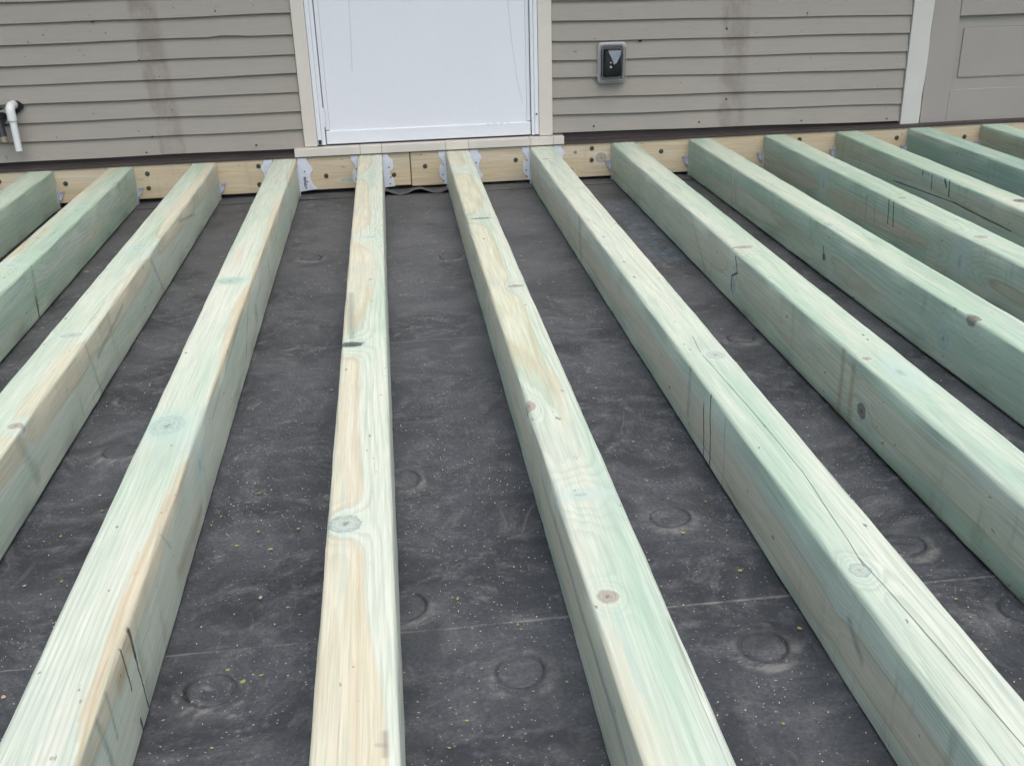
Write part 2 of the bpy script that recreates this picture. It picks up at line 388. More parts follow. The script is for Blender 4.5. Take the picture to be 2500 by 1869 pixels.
# flat roof with an uneven membrane
bm = bmesh.new()
NX, NY = 110, 84
gv = {}
for j in range(NY + 1):
    for i in range(NX + 1):
        X = -3.2 + 6.8 * i / NX; Y = 0.045 - 4.845 * j / NY
        dzz = 0.0011 * math.sin(X * 9.1 + 2.3 * math.sin(Y * 3.1)) * math.sin(Y * 7.3 + 1.7 * math.sin(X * 4.0))
        gv[i, j] = bm.verts.new((X, Y, ZR + dzz - 0.0012))
for j in range(NY):
    for i in range(NX): bm.faces.new((gv[i, j], gv[i, j + 1], gv[i + 1, j + 1], gv[i + 1, j]))
roof = done(bm, 'roof', M_memb, smooth=True)
tag(roof, kind='structure')
box('roof_edge', -3.2, 3.6, -4.8, 0.04, -0.42, ZR - 0.008, M_brown, roof, 0)
# overlapping membrane sheets: each lap is a real step
for k, (ya, yb) in enumerate(((-2.735, -4.79), (-1.62, -1.72))):
    bm = bmesh.new(); n = 160
    top, bot, back = [], [], []
    for i in range(n + 1):
        X = -3.19 + 6.78 * i / n
        wob = 0.004 * math.sin(X * 3.1 + k) + 0.0015 * math.sin(X * 17)
        top.append(bm.verts.new((X, ya + wob, ZR + 0.0018))); bot.append(bm.verts.new((X, ya + wob + 0.0008, ZR - 0.004)))
        back.append(bm.verts.new((X, yb, ZR + (0.0012 if k == 0 else -0.0022))))
    for i in range(n):
        bm.faces.new((top[i], top[i + 1], bot[i + 1], bot[i])); bm.faces.new((back[i], back[i + 1], top[i + 1], top[i]))
    done(bm, 'membrane_sheet', M_memb, roof)

# round fastening plates that show through the membrane
def disc(x, y, r=0.034):
    prof = [(0, 0.0046), (0.5, 0.0042), (0.80, 0.0046), (0.85, 0.0036), (0.875, 0.0004), (0.93, 0.0002), (0.955, 0.0044), (1.0, 0.0056), (1.12, 0.0050), (1.4, 0.0022), (1.75, 0.0002), (2.0, -0.0025)]
    n = 40; vs = []; fs = []
    for k, (f, h) in enumerate(prof):
        for i in range(n):
            a = 2 * math.pi * i / n
            jj = 1 + 0.03 * math.sin(2 * a + x * 9) + (0.07 * math.sin(3 * a + y * 7) if f > 1.1 else 0)
            vs.append((r * f * jj * math.cos(a), r * f * jj * math.sin(a), (0.0016 if y < -2.73 else 0.0) + h * (0.7 + 0.3 * math.sin(a + x * 5))))
    for k in range(len(prof) - 1):
        for i in range(n): fs.append((k * n + i, k * n + (i + 1) % n, (k + 1) * n + (i + 1) % n, (k + 1) * n + i))
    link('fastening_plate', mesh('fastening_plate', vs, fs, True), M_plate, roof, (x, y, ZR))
for x, y in ((-0.348, -2.82), (0.046, -2.842), (0.3686, -2.842), (0.743, -2.82), (0.333, -2.50), (0.664, -2.636), (-0.095, -2.30), (-0.099, -2.677),
             (0.075, -0.933), (-0.34, -0.86), (0.98, -2.3), (0.7, -1.75), (-0.62, -2.1), (1.28, -1.7)):
    disc(x, y)

# folded rubber strip at the foot of the ledger, buckled between two joists
n = 260; rows = ((0.036, 0.012), (0.02, 0.004), (-0.02, 0.003), (-0.052, 0.003), (-0.070, 0.0035)); bm = bmesh.new(); vv = []
for i in range(n + 1):
    X = -3.1 + 6.6 * i / n
    wv = 0.0
    if -0.16 < X < 0.19:
        e = min(1, (X + 0.16) / 0.05, (0.19 - X) / 0.05)
        wv = e * (0.010 + 0.011 * math.sin((X + 0.02) * 46))
    line = []
    for k, (Y, h) in enumerate(rows):
        f = (0, 0.1, 0.6, 1.0, 1.05)[k]
        line.append(bm.verts.new((X, Y - 0.004 * math.sin(X * 5), ZR + h + wv * f)))
    line.append(bm.verts.new((X, -0.0712 - 0.004 * math.sin(X * 5), ZR + 0.0005 + wv * 0.9)))
    vv.append(line)
for i in range(n):
    for k in range(len(rows)): bm.faces.new((vv[i][k], vv[i][k + 1], vv[i + 1][k + 1], vv[i + 1][k]))
o = done(bm, 'flashing_strip', M_memb, smooth=True)
tag(o, 'dark rubber flashing strip along the foot of the ledger, buckled below the door', 'flashing')

# ------------------------------------------------------------------ the house
house = empty('house', (0, 0.04, 0))
tag(house, 'house with taupe lap siding, a white storm door and a grey panelled door', 'house')
H = Matrix.Translation((0, -0.04, 0))
def part(o, parent=None):
    """keep world placement under the house empty"""
    o.parent = parent or house
    o.matrix_parent_inverse = Matrix.Translation((0, -0.04, 0)) if (parent is None or parent is house) else Matrix.Identity(4)
    return o

part(box('wall', -3.2, 3.6, 0.042, 0.20, -0.40, 2.55, M_siding, None, 0))
# unseen overhang added out of frame above to shade wall and far joists
part(box('added_eave', -3.5, 3.9, -1.0, 0.40, 2.52, 2.70, M_cream, None, 0.004))

def clap(x0, x1, zb0, zb1, zt, seed, lift=None):
    """one lap board: butt edge proud, top tucked under the next"""
    rr = random.Random(seed); n = max(6, int((x1 - x0) / 0.05)); vs = []; fs = []
    p1, p2 = rr.random() * 6, rr.random() * 6
    for i in range(n + 1):
        f = i / n; x = x0 + (x1 - x0) * f
        zb = zb0 + (zb1 - zb0) * f + 0.0016 * math.sin(x * 3.3 + p1) + 0.0009 * math.sin(x * 11 + p2)
        yb = 0.0195 + 0.0012 * math.sin(x * 4.1 + p2)
        if lift and abs(x - lift) < 0.05: zb += 0.009 * (1 - abs(x - lift) / 0.05); yb -= 0.004 * (1 - abs(x - lift) / 0.05)
        vs += [(x, 0.040, zb + 0.004), (x, yb + 0.002, zb), (x, yb, zb + 0.0015), (x, 0.0345, zt + 0.02), (x, 0.040, zt + 0.02)]
    for i in range(n):
        for k in range(5):
            a, b = i * 5 + k, i * 5 + (k + 1) % 5
            fs.append((a, b, b + 5, a + 5))
    fs += [(4, 3, 2, 1, 0), tuple(n * 5 + k for k in range(5))]
    return part(link('clapboard', mesh('clapboard', vs, fs), M_siding))
ZL = [0.0317, 0.1019, 0.1669, 0.2352, 0.3007, 0.3655, 0.4345, 0.5063] + [0.575 + 0.069 * k for k in range(5)]
for k in range(len(ZL) - 1):
    clap(-3.1, -0.3985, ZL[k] - 0.004, ZL[k], ZL[k + 1], k, lift=-0.627 if k == 6 else None)
ZRt = [0.0448, 0.1115, 0.173, 0.2452, 0.3091, 0.3762, 0.4444, 0.517] + [0.585 + 0.069 * k for k in range(5)]
for k in range(len(ZRt) - 1):
    clap(0.5375, 1.921, ZRt[k], ZRt[k] - 0.022, ZRt[k + 1], 40 + k)
# nails in the siding
nail_me = None
for x, z in ((-1.079, .502), (-.943, .368), (-.941, .101), (-.971, .044), (-1.35, .04), (-.574, .052), (-.658, .522), (1.2, .397), (1.213, .14), (1.109, .058), (.696, .062),
             (1.519, .045), (1.869, .036), (1.508, .441), (1.955, .30), (1.975, .36), (1.95, .42), (1.985, .33)):
    if nail_me is None:
        bm = bmesh.new(); tube_bm(bm, (0, 0.01, 0), (0, -0.0012, 0), 0.0032, n=10); nail = done(bm, 'nail_head', M_iron); nail_me = nail.data
    else: nail = link('nail_head', nail_me)
    nail.location = (x, 0.0212 if x < 1.93 else 0.0150, z); part(nail)
bm = bmesh.new(); tube_bm(bm, (0, 0.01, 0), (0, -0.0035, 0), 0.0065, n=12); part(done(bm, 'plugged_hole', M_dark, None, (0.871, 0.0245, 0.368)))

# brown flashing between siding and ledger
def flashing(x0, x1, z0, z1):
    vs = []; n = 30; fs = []
    for i in range(n + 1):
        x = x0 + (x1 - x0) * i / n; wz = 0.0012 * math.sin(x * 6)
        for y, z in ((0.036, z1 + .03), (0.036, 0.020), (0.030, 0.016), (-0.004, 0.0125 + wz), (-0.0052, 0.0125 + wz), (-0.0056, 0.003 + wz), (-0.0046, 0.003 + wz), (-0.003, 0.0105 + wz), (0.030, 0.0135), (0.038, 0.013)):
            vs.append((x, y, z))
    m = 10
    for i in range(n):
        for k in range(m): fs.append((i * m + k, i * m + (k + 1) % m, (i + 1) * m + (k + 1) % m, (i + 1) * m + k))
    return part(link('drip_flashing', mesh('drip_flashing', vs, fs), M_brown))
flashing(-3.1, -0.436, 0.0, 0.05); flashing(0.577, 3.4, 0.0, 0.05)

# storm door with jambs, cream casing and sill
part(box('door_casing', -0.397, -0.349, 0.012, 0.045, 0.0365, 2.12, M_cream, None, 0.003))
part(box('door_casing', 0.484, 0.536, 0.012, 0.045, 0.0365, 2.12, M_cream, None, 0.003))
part(box('door_casing', -0.43, 0.57, 0.008, 0.045, 2.122, 2.20, M_cream, None, 0.003))
sill = empty('door_sill'); part(sill)
sj = [-0.435, -0.194, -0.114, 0.124, 0.212, 0.445, 0.535, 0.576]
for k in range(len(sj) - 1):
    box('sill_board', sj[k] + (0.0004 if k else 0), sj[k + 1] - 0.0004, -0.012 + 0.0006 * (k % 2), 0.044, 0.0052, 0.0345 + 0.0004 * (k % 2), M_cream, sill, 0.0016)
door = empty('storm_door'); part(door)
for x0, x1 in ((-0.348, -0.332), (0.468, 0.483)):
    box('jamb', x0, x1, 0.014, 0.044, 0.042, 2.10, M_door, door, 0.002)
for x0, x1 in ((-0.3317, -0.3185), (0.4560, 0.4677)):
    box('jamb_stop', x0, x1, 0.0165, 0.044, 0.040, 2.09, M_door, door, 0.002)
box('door_panel', -0.300, 0.440, 0.0315, 0.040, 0.080, 2.05, M_door, door, 0.001)
box('stile', -0.3155, -0.3005, 0.0298, 0.042, 0.092, 2.08, M_door, door, 0.001)
box('stile', 0.4405, 0.4535, 0.0298, 0.042, 0.092, 2.08, M_door, door, 0.001)
kr = box('bottom_rail', -0.3155, 0.4535, 0.0235, 0.042, 0.041, 0.0895, M_door, door, 0.003)
box('door_sweep', -0.31, 0.448, 0.028, 0.042, 0.0365, 0.0405, M_iron, door, 0)
hg = bmesh.new(); tube_bm(hg, (-0.3172, 0.0215, 0.105), (-0.3172, 0.0215, 0.175), 0.0042, n=12)
for z in (0.122, 0.140, 0.158): tube_bm(hg, (-0.3172, 0.0215, z), (-0.3172, 0.0215, z + 0.0015), 0.0052, n=12)
done(hg, 'hinge', M_zinc, door)
bm = bmesh.new(); tube_bm(bm, (0.475, 0.016, 0.118), (0.475, 0.0125, 0.118), 0.0035, n=10); done(bm, 'screw', M_iron, door)
box('jamb_dark_patch', -0.3455, -0.3335, 0.0128, 0.0139, 0.044, 0.060, M_iron, door, 0.0)  # thin dark patch laid on the jamb for its dark bottom corner

# dull white corner board and grey panelled door
bm = bmesh.new(); pts = []
n = 40; rr = random.Random(3)
L = [(1.9235, 0.0), (1.9215, 2.4)]
Rr = [(2.003 + 0.0012 * math.sin(k * 1.7) + rr.uniform(-.0007, .0007) - (0.004 if k < 3 else 0), 0.0 + 2.4 * k / n) for k in range(n + 1)]
plate_bm(bm, [L[0]] + Rr + [L[1]], 0.0135, 0.044)
part(done(bm, 'corner_board', M_oldcream))
pd = empty('panelled_door'); part(pd)
box('door_slab', 2.006, 2.93, 0.034, 0.044, 0.002, 2.1, M_grey, pd, 0.0)
box('stile', 2.0055, 2.114, 0.0185, 0.0338, 0.001, 2.1, M_grey, pd, 0.002)
box('bottom_rail', 2.1145, 2.93, 0.0190, 0.0338, -0.002, 0.137, M_grey, pd, 0.002)
box('panel', 2.145, 2.86, 0.0300, 0.0338, 0.180, 0.366, M_grey, pd, 0.004)
box('middle_rail', 2.1145, 2.93, 0.0160, 0.0338, 0.410, 0.56, M_grey, pd, 0.002)
box('upper_panel', 2.145, 2.86, 0.0265, 0.0338, 0.60, 2.0, M_grey, pd, 0.004)

# ------------------------------------------------------------------ ledger boards and screws
def ledger(x0, x1, seed, label, screws, ztop=0.002, zbot=-0.126):
    bm = bmesh.new()
    box_bm(bm, 0.0, 0.0375, -x1, -x0, zbot, ztop, 0.003)          # grain runs along local y
    o = done(bm, 'ledger_board', ledger_material(seed))
    o.rotation_euler = (0, 0, R(90))
    tag(o, label, 'ledger', 'ledger boards along the house wall')
    for sx, sz in screws:
        bm = bmesh.new(); tube_bm(bm, (0.004, -sx, sz), (-0.0020, -sx, sz), 0.0086, 0.0084, n=18)
        tube_bm(bm, (-0.0019, -sx, sz), (-0.0042, -sx, sz), 0.0062, 0.0048, n=6)
        done(bm, 'screw_head', M_screw, o)
    return o
ledger(-3.0, -0.0125, 21, 'tan ledger board below the left siding, ending at the joint under the door',
       ((-.9757, -.0291), (-.9792, -.0825), (-.5724, -.0216), (-.5771, -.0898), (-.3284, -.0703), (-.0751, -.0797), (-1.27, -.05), (-1.5, -.03)), zbot=-0.122)
ledger(-0.0095, 3.4, 22, 'tan ledger board from the joint under the door to the far right',
       ((.0439, -.053), (.3901, -.047), (.6848, -.0056 - .012), (.6839, -.062), (.957, -.0422), (1.5096, -.0233), (1.9093, -.0363), (2.1927, -.0458)), zbot=-0.127)

# ------------------------------------------------------------------ joists
XS = [-1.3482, -1.0663, -0.7675, -0.4747, -0.1582, 0.1687, 0.4886, 0.8051, 1.1099, 1.4091, 1.7024, 1.9969, 2.2991]
AN = [0.0101, 0.0115, 0.0032, 0.0046, 0.003, 0.0001, -0.0011, -0.0032, 0.0, -0.0032, -0.0114, -0.0143, -0.012]
CRK = (0.10, 0.105, 0.085, 0.8); BLK = (0.035, 0.037, 0.030, 0.88); GRY = (0.20, 0.24, 0.23, 0.6); BRN = (0.30, 0.21, 0.12, 0.55); BLU = (0.40, 0.54, 0.52, 0.4); ORG = (0.52, 0.36, 0.20, 0.5); OLV = (0.25, 0.28, 0.17, 0.5)
SPEC = {
 0: dict(pith=(0.0, -.30), rh=.02, greenness=.85, blotch=.70),
 1: dict(pith=(-.03, -.03), rh=.036, greenness=.7, blotch=.56, knots=[('t', -.005, -1.255, .03, .014, 'band'), ('t', .0, -.62, .02, .01, 'band')],
         marks=[('s', (-1.257, -.004), (-1.262, -.03), .006, GRY), ('s', (-1.275, -.085), (-1.279, -.135), .006, BLK), ('s', (-1.262, -.03), (-1.274, -.085), .012, OLV)]),
 2: dict(pith=(.032, -.018), rh=.029, greenness=.55, blotch=.68, knots=[('t', .002, -1.168, .034, .012, 'band'), ('t', .006, -1.822, .02, .014, 'grey'), ('t', .03, -2.261, .012, .012, 'brown')],
         marks=[('s', (-1.21, -.02), (-1.128, -.135), .006, GRY), ('s', (-1.865, -.01), (-1.821, -.13), .006, OLV), ('s', (-1.80, -.06), (-1.55, -.03), .005, GRY), ('s', (-2.29, -.02), (-2.25, -.11), .012, OLV), ('s', (-.55, -.06), (-.80, -.02), .004, GRY)]),
 3: dict(pith=(.055, -.004), rh=.019, greenness=.36, blotch=.66, tan=(.60, .475, .30), ringl=.007, ringamt=.36,
         knots=[('t', -.010, -2.305, .026, .034, 'green'), ('t', -.008, -1.504, .026, .022, 'green'), ('t', .0, -.52, .045, .007, 'band'), ('s', -.085, -1.508, .02, .025, 'green'), ('s', -.05, -2.36, .03, .03, 'band')],
         marks=[('s', (-2.863, -.001), (-2.856, -.050), .0045, BLK), ('s', (-2.856, -.050), (-2.848, -.14), .0025, BLK), ('s', (-2.901, -.003), (-2.893, -.068), .0026, BLK),
                ('s', (-2.972, -.004), (-2.968, -.07), .003, GRY), ('s', (-3.013, -.008), (-2.997, -.09), .005, GRY), ('s', (-2.885, -.118), (-2.886, -.14), .003, BLK),
                ('s', (-2.655, -.002), (-2.62, -.045), .002, GRY), ('s', (-2.60, -.10), (-2.40, -.11), .010, BRN), ('s', (-2.905, -.03), (-2.925, -.03), .012, BRN), ('s', (-2.87, -.02), (-2.885, -.012), .009, BRN),
                ('t', (.036, -2.55), (.030, -2.75), .004, ORG), ('t', (.030, -2.75), (.036, -3.05), .003, ORG), ('t', (.024, -2.70), (.030, -3.02), .002, ORG), ('s', (-1.7, -.01), (-2.2, -.04), .003, GRY), ('s', (-1.62, -.03), (-1.75, -.11), .002, BLK)]),
 4: dict(pith=(-.034, -.040), rh=.060, greenness=.28, blotch=.72, tan=(.65, .57, .395), ringl=.008, ringamt=.32,
         knots=[('t', -.026, -1.985, .022, .013, 'open'), ('t', -.020, -2.671, .020, .020, 'grey'), ('t', .006, -1.179, .036, .012, 'band'), ('t', -.002, -.387, .036, .012, 'band'), ('t', -.018, -.031, .008, .012, 'grey'), ('t', .004, -.02, .007, .012, 'grey')],
         marks=[('t', (-.0215, -2.69), (-.0185, -2.83), .0032, BLU), ('t', (-.020, -2.65), (-.024, -2.56), .002, BLU), ('t', (-.026, -1.95), (-.036, -1.66), .006, GRY), ('s', (-2.80, -.02), (-2.99, -.03), .0018, BLK), ('s', (-2.88, -.05), (-3.02, -.055), .002, BLK),
                ('t', (.031, -3.085), (.031, -3.115), .004, (.30, .25, .20, .7)), ('t', (.024, -3.10), (.031, -3.102), .003, (.30, .25, .20, .6)), ('t', (.0, -2.75), (.004, -3.2), .0012, ORG)]),
 5: dict(pith=(-.020, -.046), rh=.052, greenness=.42, blotch=.74, tan=(.65, .60, .42), ringl=.006, ringamt=.32,
         knots=[('t', -.004, -1.048, .026, .007, 'dark'), ('t', .016, -1.682, .018, .009, 'brown'), ('t', -.040, -2.334, .010, .018, 'brown'), ('t', -.010, -2.646, .03, .010, 'band'), ('t', -.021, -2.892, .0125, .013, 'brown'), ('t', -.009, -.358, .026, .008, 'band')],
         marks=[('t', (-.016, -2.92), (-.020, -3.06), .004, BLU), ('s', (-2.5, -.05), (-3.1, -.06), .006, GRY), ('s', (-2.7, -.10), (-2.86, -.10), .002, BLU), ('s', (-2.35, -.02), (-2.62, -.05), .006, BLU), ('s', (-1.05, -.02), (-1.6, -.05), .008, BLU)]),
 6: dict(pith=(-.022, -.078), rh=.036, greenness=.42, blotch=.71, tan=(.60, .545, .41), ringl=.006, ringamt=.32,
         knots=[('t', .017, -2.17, .016, .018, 'grey'), ('t', -.020, -2.887, .0125, .013, 'grey'), ('t', .020, -.736, .03, .010, 'band'), ('t', .0, -.06, .03, .012, 'band'), ('t', -.02, -.25, .012, .005, 'dark')],
         marks=[('t', (.002, -2.066), (-.006, -2.153), .0008, CRK), ('t', (-.006, -2.165), (.002, -2.40), .0010, CRK), ('t', (.002, -2.40), (.006, -2.632), .0010, CRK), ('t', (.006, -2.632), (-.006, -2.82), .0009, CRK), ('t', (-.006, -2.82), (-.012, -2.88), .0008, CRK),
                ('t', (-.010, -2.86), (.002, -3.056), .0010, CRK), ('t', (.002, -3.056), (.012, -3.3), .0011, CRK),
                ('s', (-2.302, -.035), (-2.313, -.14), .0028, BLK), ('s', (-2.337, -.001), (-2.352, -.14), .003, BLK), ('s', (-1.06, -.002), (-1.092, -.13), .0035, (.10, .09, .05, .8)), ('s', (-1.085, -.01), (-1.112, -.12), .0025, (.10, .09, .05, .6)),
                ('s', (-2.717, -.06), (-2.92, -.05), .004, BLU), ('s', (-2.92, -.05), (-2.96, -.075), .006, (.10, .20, .18, .6)), ('s', (-2.213, -.0), (-2.205, -.10), .008, GRY), ('s', (-2.21, -.06), (-2.24, -.09), .014, BLU), ('s', (-2.42, -.01), (-2.425, -.14), .002, GRY)]),
 7: dict(pith=(-.012, -.060), rh=.044, greenness=.72, blotch=.70, tan=(.55, .57, .42), ringl=.007,
         knots=[('t', -.030, -2.238, .008, .008, 'brown'), ('t', .0, -2.31, .018, .05, 'band'), ('s', -.088, -2.275, .014, .016, 'dark'), ('t', -.016, -1.484, .024, .012, 'brown'), ('s', -.09, -1.51, .018, .02, 'grey')],
         marks=[('s', (-1.521, -.014), (-1.537, -.050), .0035, BLK), ('s', (-1.535, -.050), (-1.497, -.070), .003, BLK), ('s', (-1.497, -.070), (-1.500, -.105), .003, BLK), ('s', (-2.176, -.006), (-2.180, -.135), .008, BRN), ('s', (-2.222, -.02), (-2.228, -.135), .008, BRN),
                ('s', (-1.125, -.02), (-1.28, -.13), .004, OLV), ('t', (.015, -2.12), (.015, -2.126), .0018, BLK), ('t', (.013, -2.145), (.013, -2.15), .0018, BLK), ('s', (-1.6, -.13), (-3.0, -.135), .006, OLV)]),
 8: dict(pith=(.0, -.085), rh=.048, greenness=.78, blotch=.72, tan=(.48, .52, .39), ringl=.008,
         knots=[('t', -.040, -2.071, .010, .02, 'dark'), ('t', -.036, -1.323, .010, .018, 'grey'), ('s', -.085, -1.34, .01, .012, 'dark'), ('s', -.08, -1.98, .02, .02, 'green')],
         marks=[('s', (-1.33, -.06), (-1.34, -.09), .003, BLK), ('s', (-.52, -.02), (-.55, -.13), .004, GRY)]),
 9: dict(pith=(-.022, -.068), rh=.037, greenness=.82, blotch=.66, tan=(.46, .43, .31), ringl=.009,
         knots=[('t', -.007, -1.085, .012, .010, 'brown'), ('t', -.010, -1.521, .018, .014, 'brown'), ('s', -.06, -.60, .05, .02, 'band'), ('s', -.07, -1.50, .05, .03, 'band')],
         marks=[('s', (-1.077, -.002), (-1.085, -.075), .003, BLK), ('s', (-1.106, -.002), (-1.120, -.075), .003, BLK), ('s', (-.93, -.03), (-.94, -.10), .004, GRY), ('s', (-.99, -.03), (-1.0, -.10), .004, GRY)]),
 10: dict(pith=(-.02, -.052), rh=.036, greenness=.85, blotch=.66, tan=(.43, .45, .33),
         knots=[('t', .009, -1.193, .018, .018, 'dark'), ('t', .015, -.70, .02, .008, 'band')],
         marks=[('s', (-.866, -.004), (-.881, -.024), .006, BLK), ('s', (-.897, -.004), (-.903, -.050), .005, BLK), ('s', (-.519, -.082), (-.94, -.062), .002, BLK), ('s', (-.94, -.062), (-1.263, -.068), .0022, BLK), ('s', (-.785, -.01), (-.79, -.055), .003, BLK), ('s', (-.72, -.01), (-.722, -.02), .004, BLK)]),
 11: dict(pith=(.0, -.3), rh=.02, greenness=.95, blotch=.78, green=(.31, .47, .38)),
 12: dict(pith=(-.03, -.06), rh=.05, greenness=.75, blotch=.6, tan=(.38, .38, .24)),
}
JLAB = [
 'plain green joist at the far left edge, leftmost of the row',
 'green joist with tan left edge, second from the left, below the white pipe',
 'green joist with a tan stripe on its right edge, third from the left',
 'pale joist with black slash marks on its right side, left of the door',
 'pale tan joist with an open black knot, under the white door',
 'pale joist with a round brown knot near the camera, under the white door',
 'pale joist split by a long crack along its top',
 'green joist with a black hook-shaped mark on its side',
 'green joist, second to the right of the one split along its top',
 'green joist with a brown band on its side and paired black drips',
 'green joist with black drips and a lengthwise crack on its side',
 'plain blue-green joist below the dull white corner board',
 'olive green joist at the far right, rightmost of the row',
]
JW, JH, JL = 0.089, 0.140, 4.35
def joist(i):
    rr = random.Random(100 + i)
    hw = JW / 2; rad = 0.0075; prof = []
    for cx, cz, a0 in ((hw - rad, -rad, 90), (hw - rad, -JH + rad, 0), (-hw + rad, -JH + rad, -90), (-hw + rad, -rad, -180)):
        for k in range(5):
            a = R(a0 - 90 * k / 4); prof.append((cx + rad * math.cos(a), cz + rad * math.sin(a)))
    # extra verts on the flat faces
    pr = []
    for k in range(len(prof)):
        p, q = prof[k], prof[(k + 1) % len(prof)]; pr.append(p)
        if math.hypot(p[0] - q[0], p[1] - q[1]) > 0.03:
            for f in (0.33, 0.67): pr.append((p[0] + (q[0] - p[0]) * f, p[1] + (q[1] - p[1]) * f))
    n = 110; m = len(pr); vs = []; fs = []
    ph = [rr.random() * 6.3 for _ in range(6)]
    for j in range(n + 1):
        y = -0.0035 - (JL - 0.0035) * j / n
        bow = 0.0022 * math.sin(y * 1.1 + ph[0]) * min(1, -y); tw = 0.004 * math.sin(y * 0.9 + ph[1]) * min(1, -y)
        for k, (x, z) in enumerate(pr):
            a = 0.0004 * math.sin(y * 21 + ph[2] + k * 1.9) + 0.0004 * math.sin(y * 47 + ph[3] + k * 2.7) - (0.0007 * max(0.0, math.sin(y * 5.3 + ph[4] + k * 0.8)) ** 12)
            s = 1 + a / 0.05
            zz = -JH / 2 + (z + JH / 2) * (1 + a / 0.09) + tw * x
            vs.append((x * s + bow, y, min(zz, 0.0012) if z > -0.07 else max(zz, -JH)))
    for j in range(n):
        for k in range(m): fs.append((j * m + k, j * m + (k + 1) % m, (j + 1) * m + (k + 1) % m, (j + 1) * m + k))
    fs += [tuple(range(m - 1, -1, -1)), tuple(n * m + k for k in range(m))]
    me = mesh('deck_joist', vs, fs, True)
    try: me.set_sharp_from_angle(angle=R(50))
    except Exception: pass
    sp = dict(SPEC[i]); sp.setdefault('knots', []); sp.setdefault('marks', [])
    o = link('deck_joist', me, lumber('joist_wood_%d' % i, i + 1, **sp))
    # object origin at the top centre of the house end; local y runs out from the house
    o.location = (XS[i], 0, 0); o.rotation_euler = (0, 0, -math.atan(-AN[i]) * -1)
    o.rotation_euler = (0, 0, math.atan(AN[i]))
    tag(o, JLAB[i], 'joist', 'deck joists laid over the roof')
    return o
for i in range(13): joist(i)

# ------------------------------------------------------------------ joist hangers
HLAB = ['leftmost joist', 'second joist from the left', 'third joist from the left', 'joist with black slash marks, left of the door',
        'joist with the open black knot', 'joist with the round brown knot', 'joist split by a long crack', 'joist with the hook-shaped mark',
        'second joist right of the split one', 'third joist right of the split one', 'fourth joist right of the split one', 'joist below the corner board', 'rightmost joist']
F_SM = [(0, 0), (17, 0), (20, -10), (35, -20), (37, -45), (33, -58), (22, -66), (22, -80), (36, -92), (38, -122), (0, -124)]
F_SM2 = [(0, 0), (26, 0), (27, -14), (22, -22), (13, -32), (12, -44), (22, -52), (25, -62), (25, -88), (22, -98), (12, -106), (9, -123), (0, -124)]
F_LG = [(0, 0), (34, 0), (38, -16), (50, -34), (53, -41), (51, -47), (43, -57), (41, -70), (43, -84), (50, -100), (62, -113), (63, -117), (0, -124)]
F_MD = [(0, 0), (30, 0), (32, -12), (42, -22), (44, -32), (37, -42), (33, -52), (32, -75), (38, -88), (46, -96), (44, -106), (30, -122), (0, -124)]
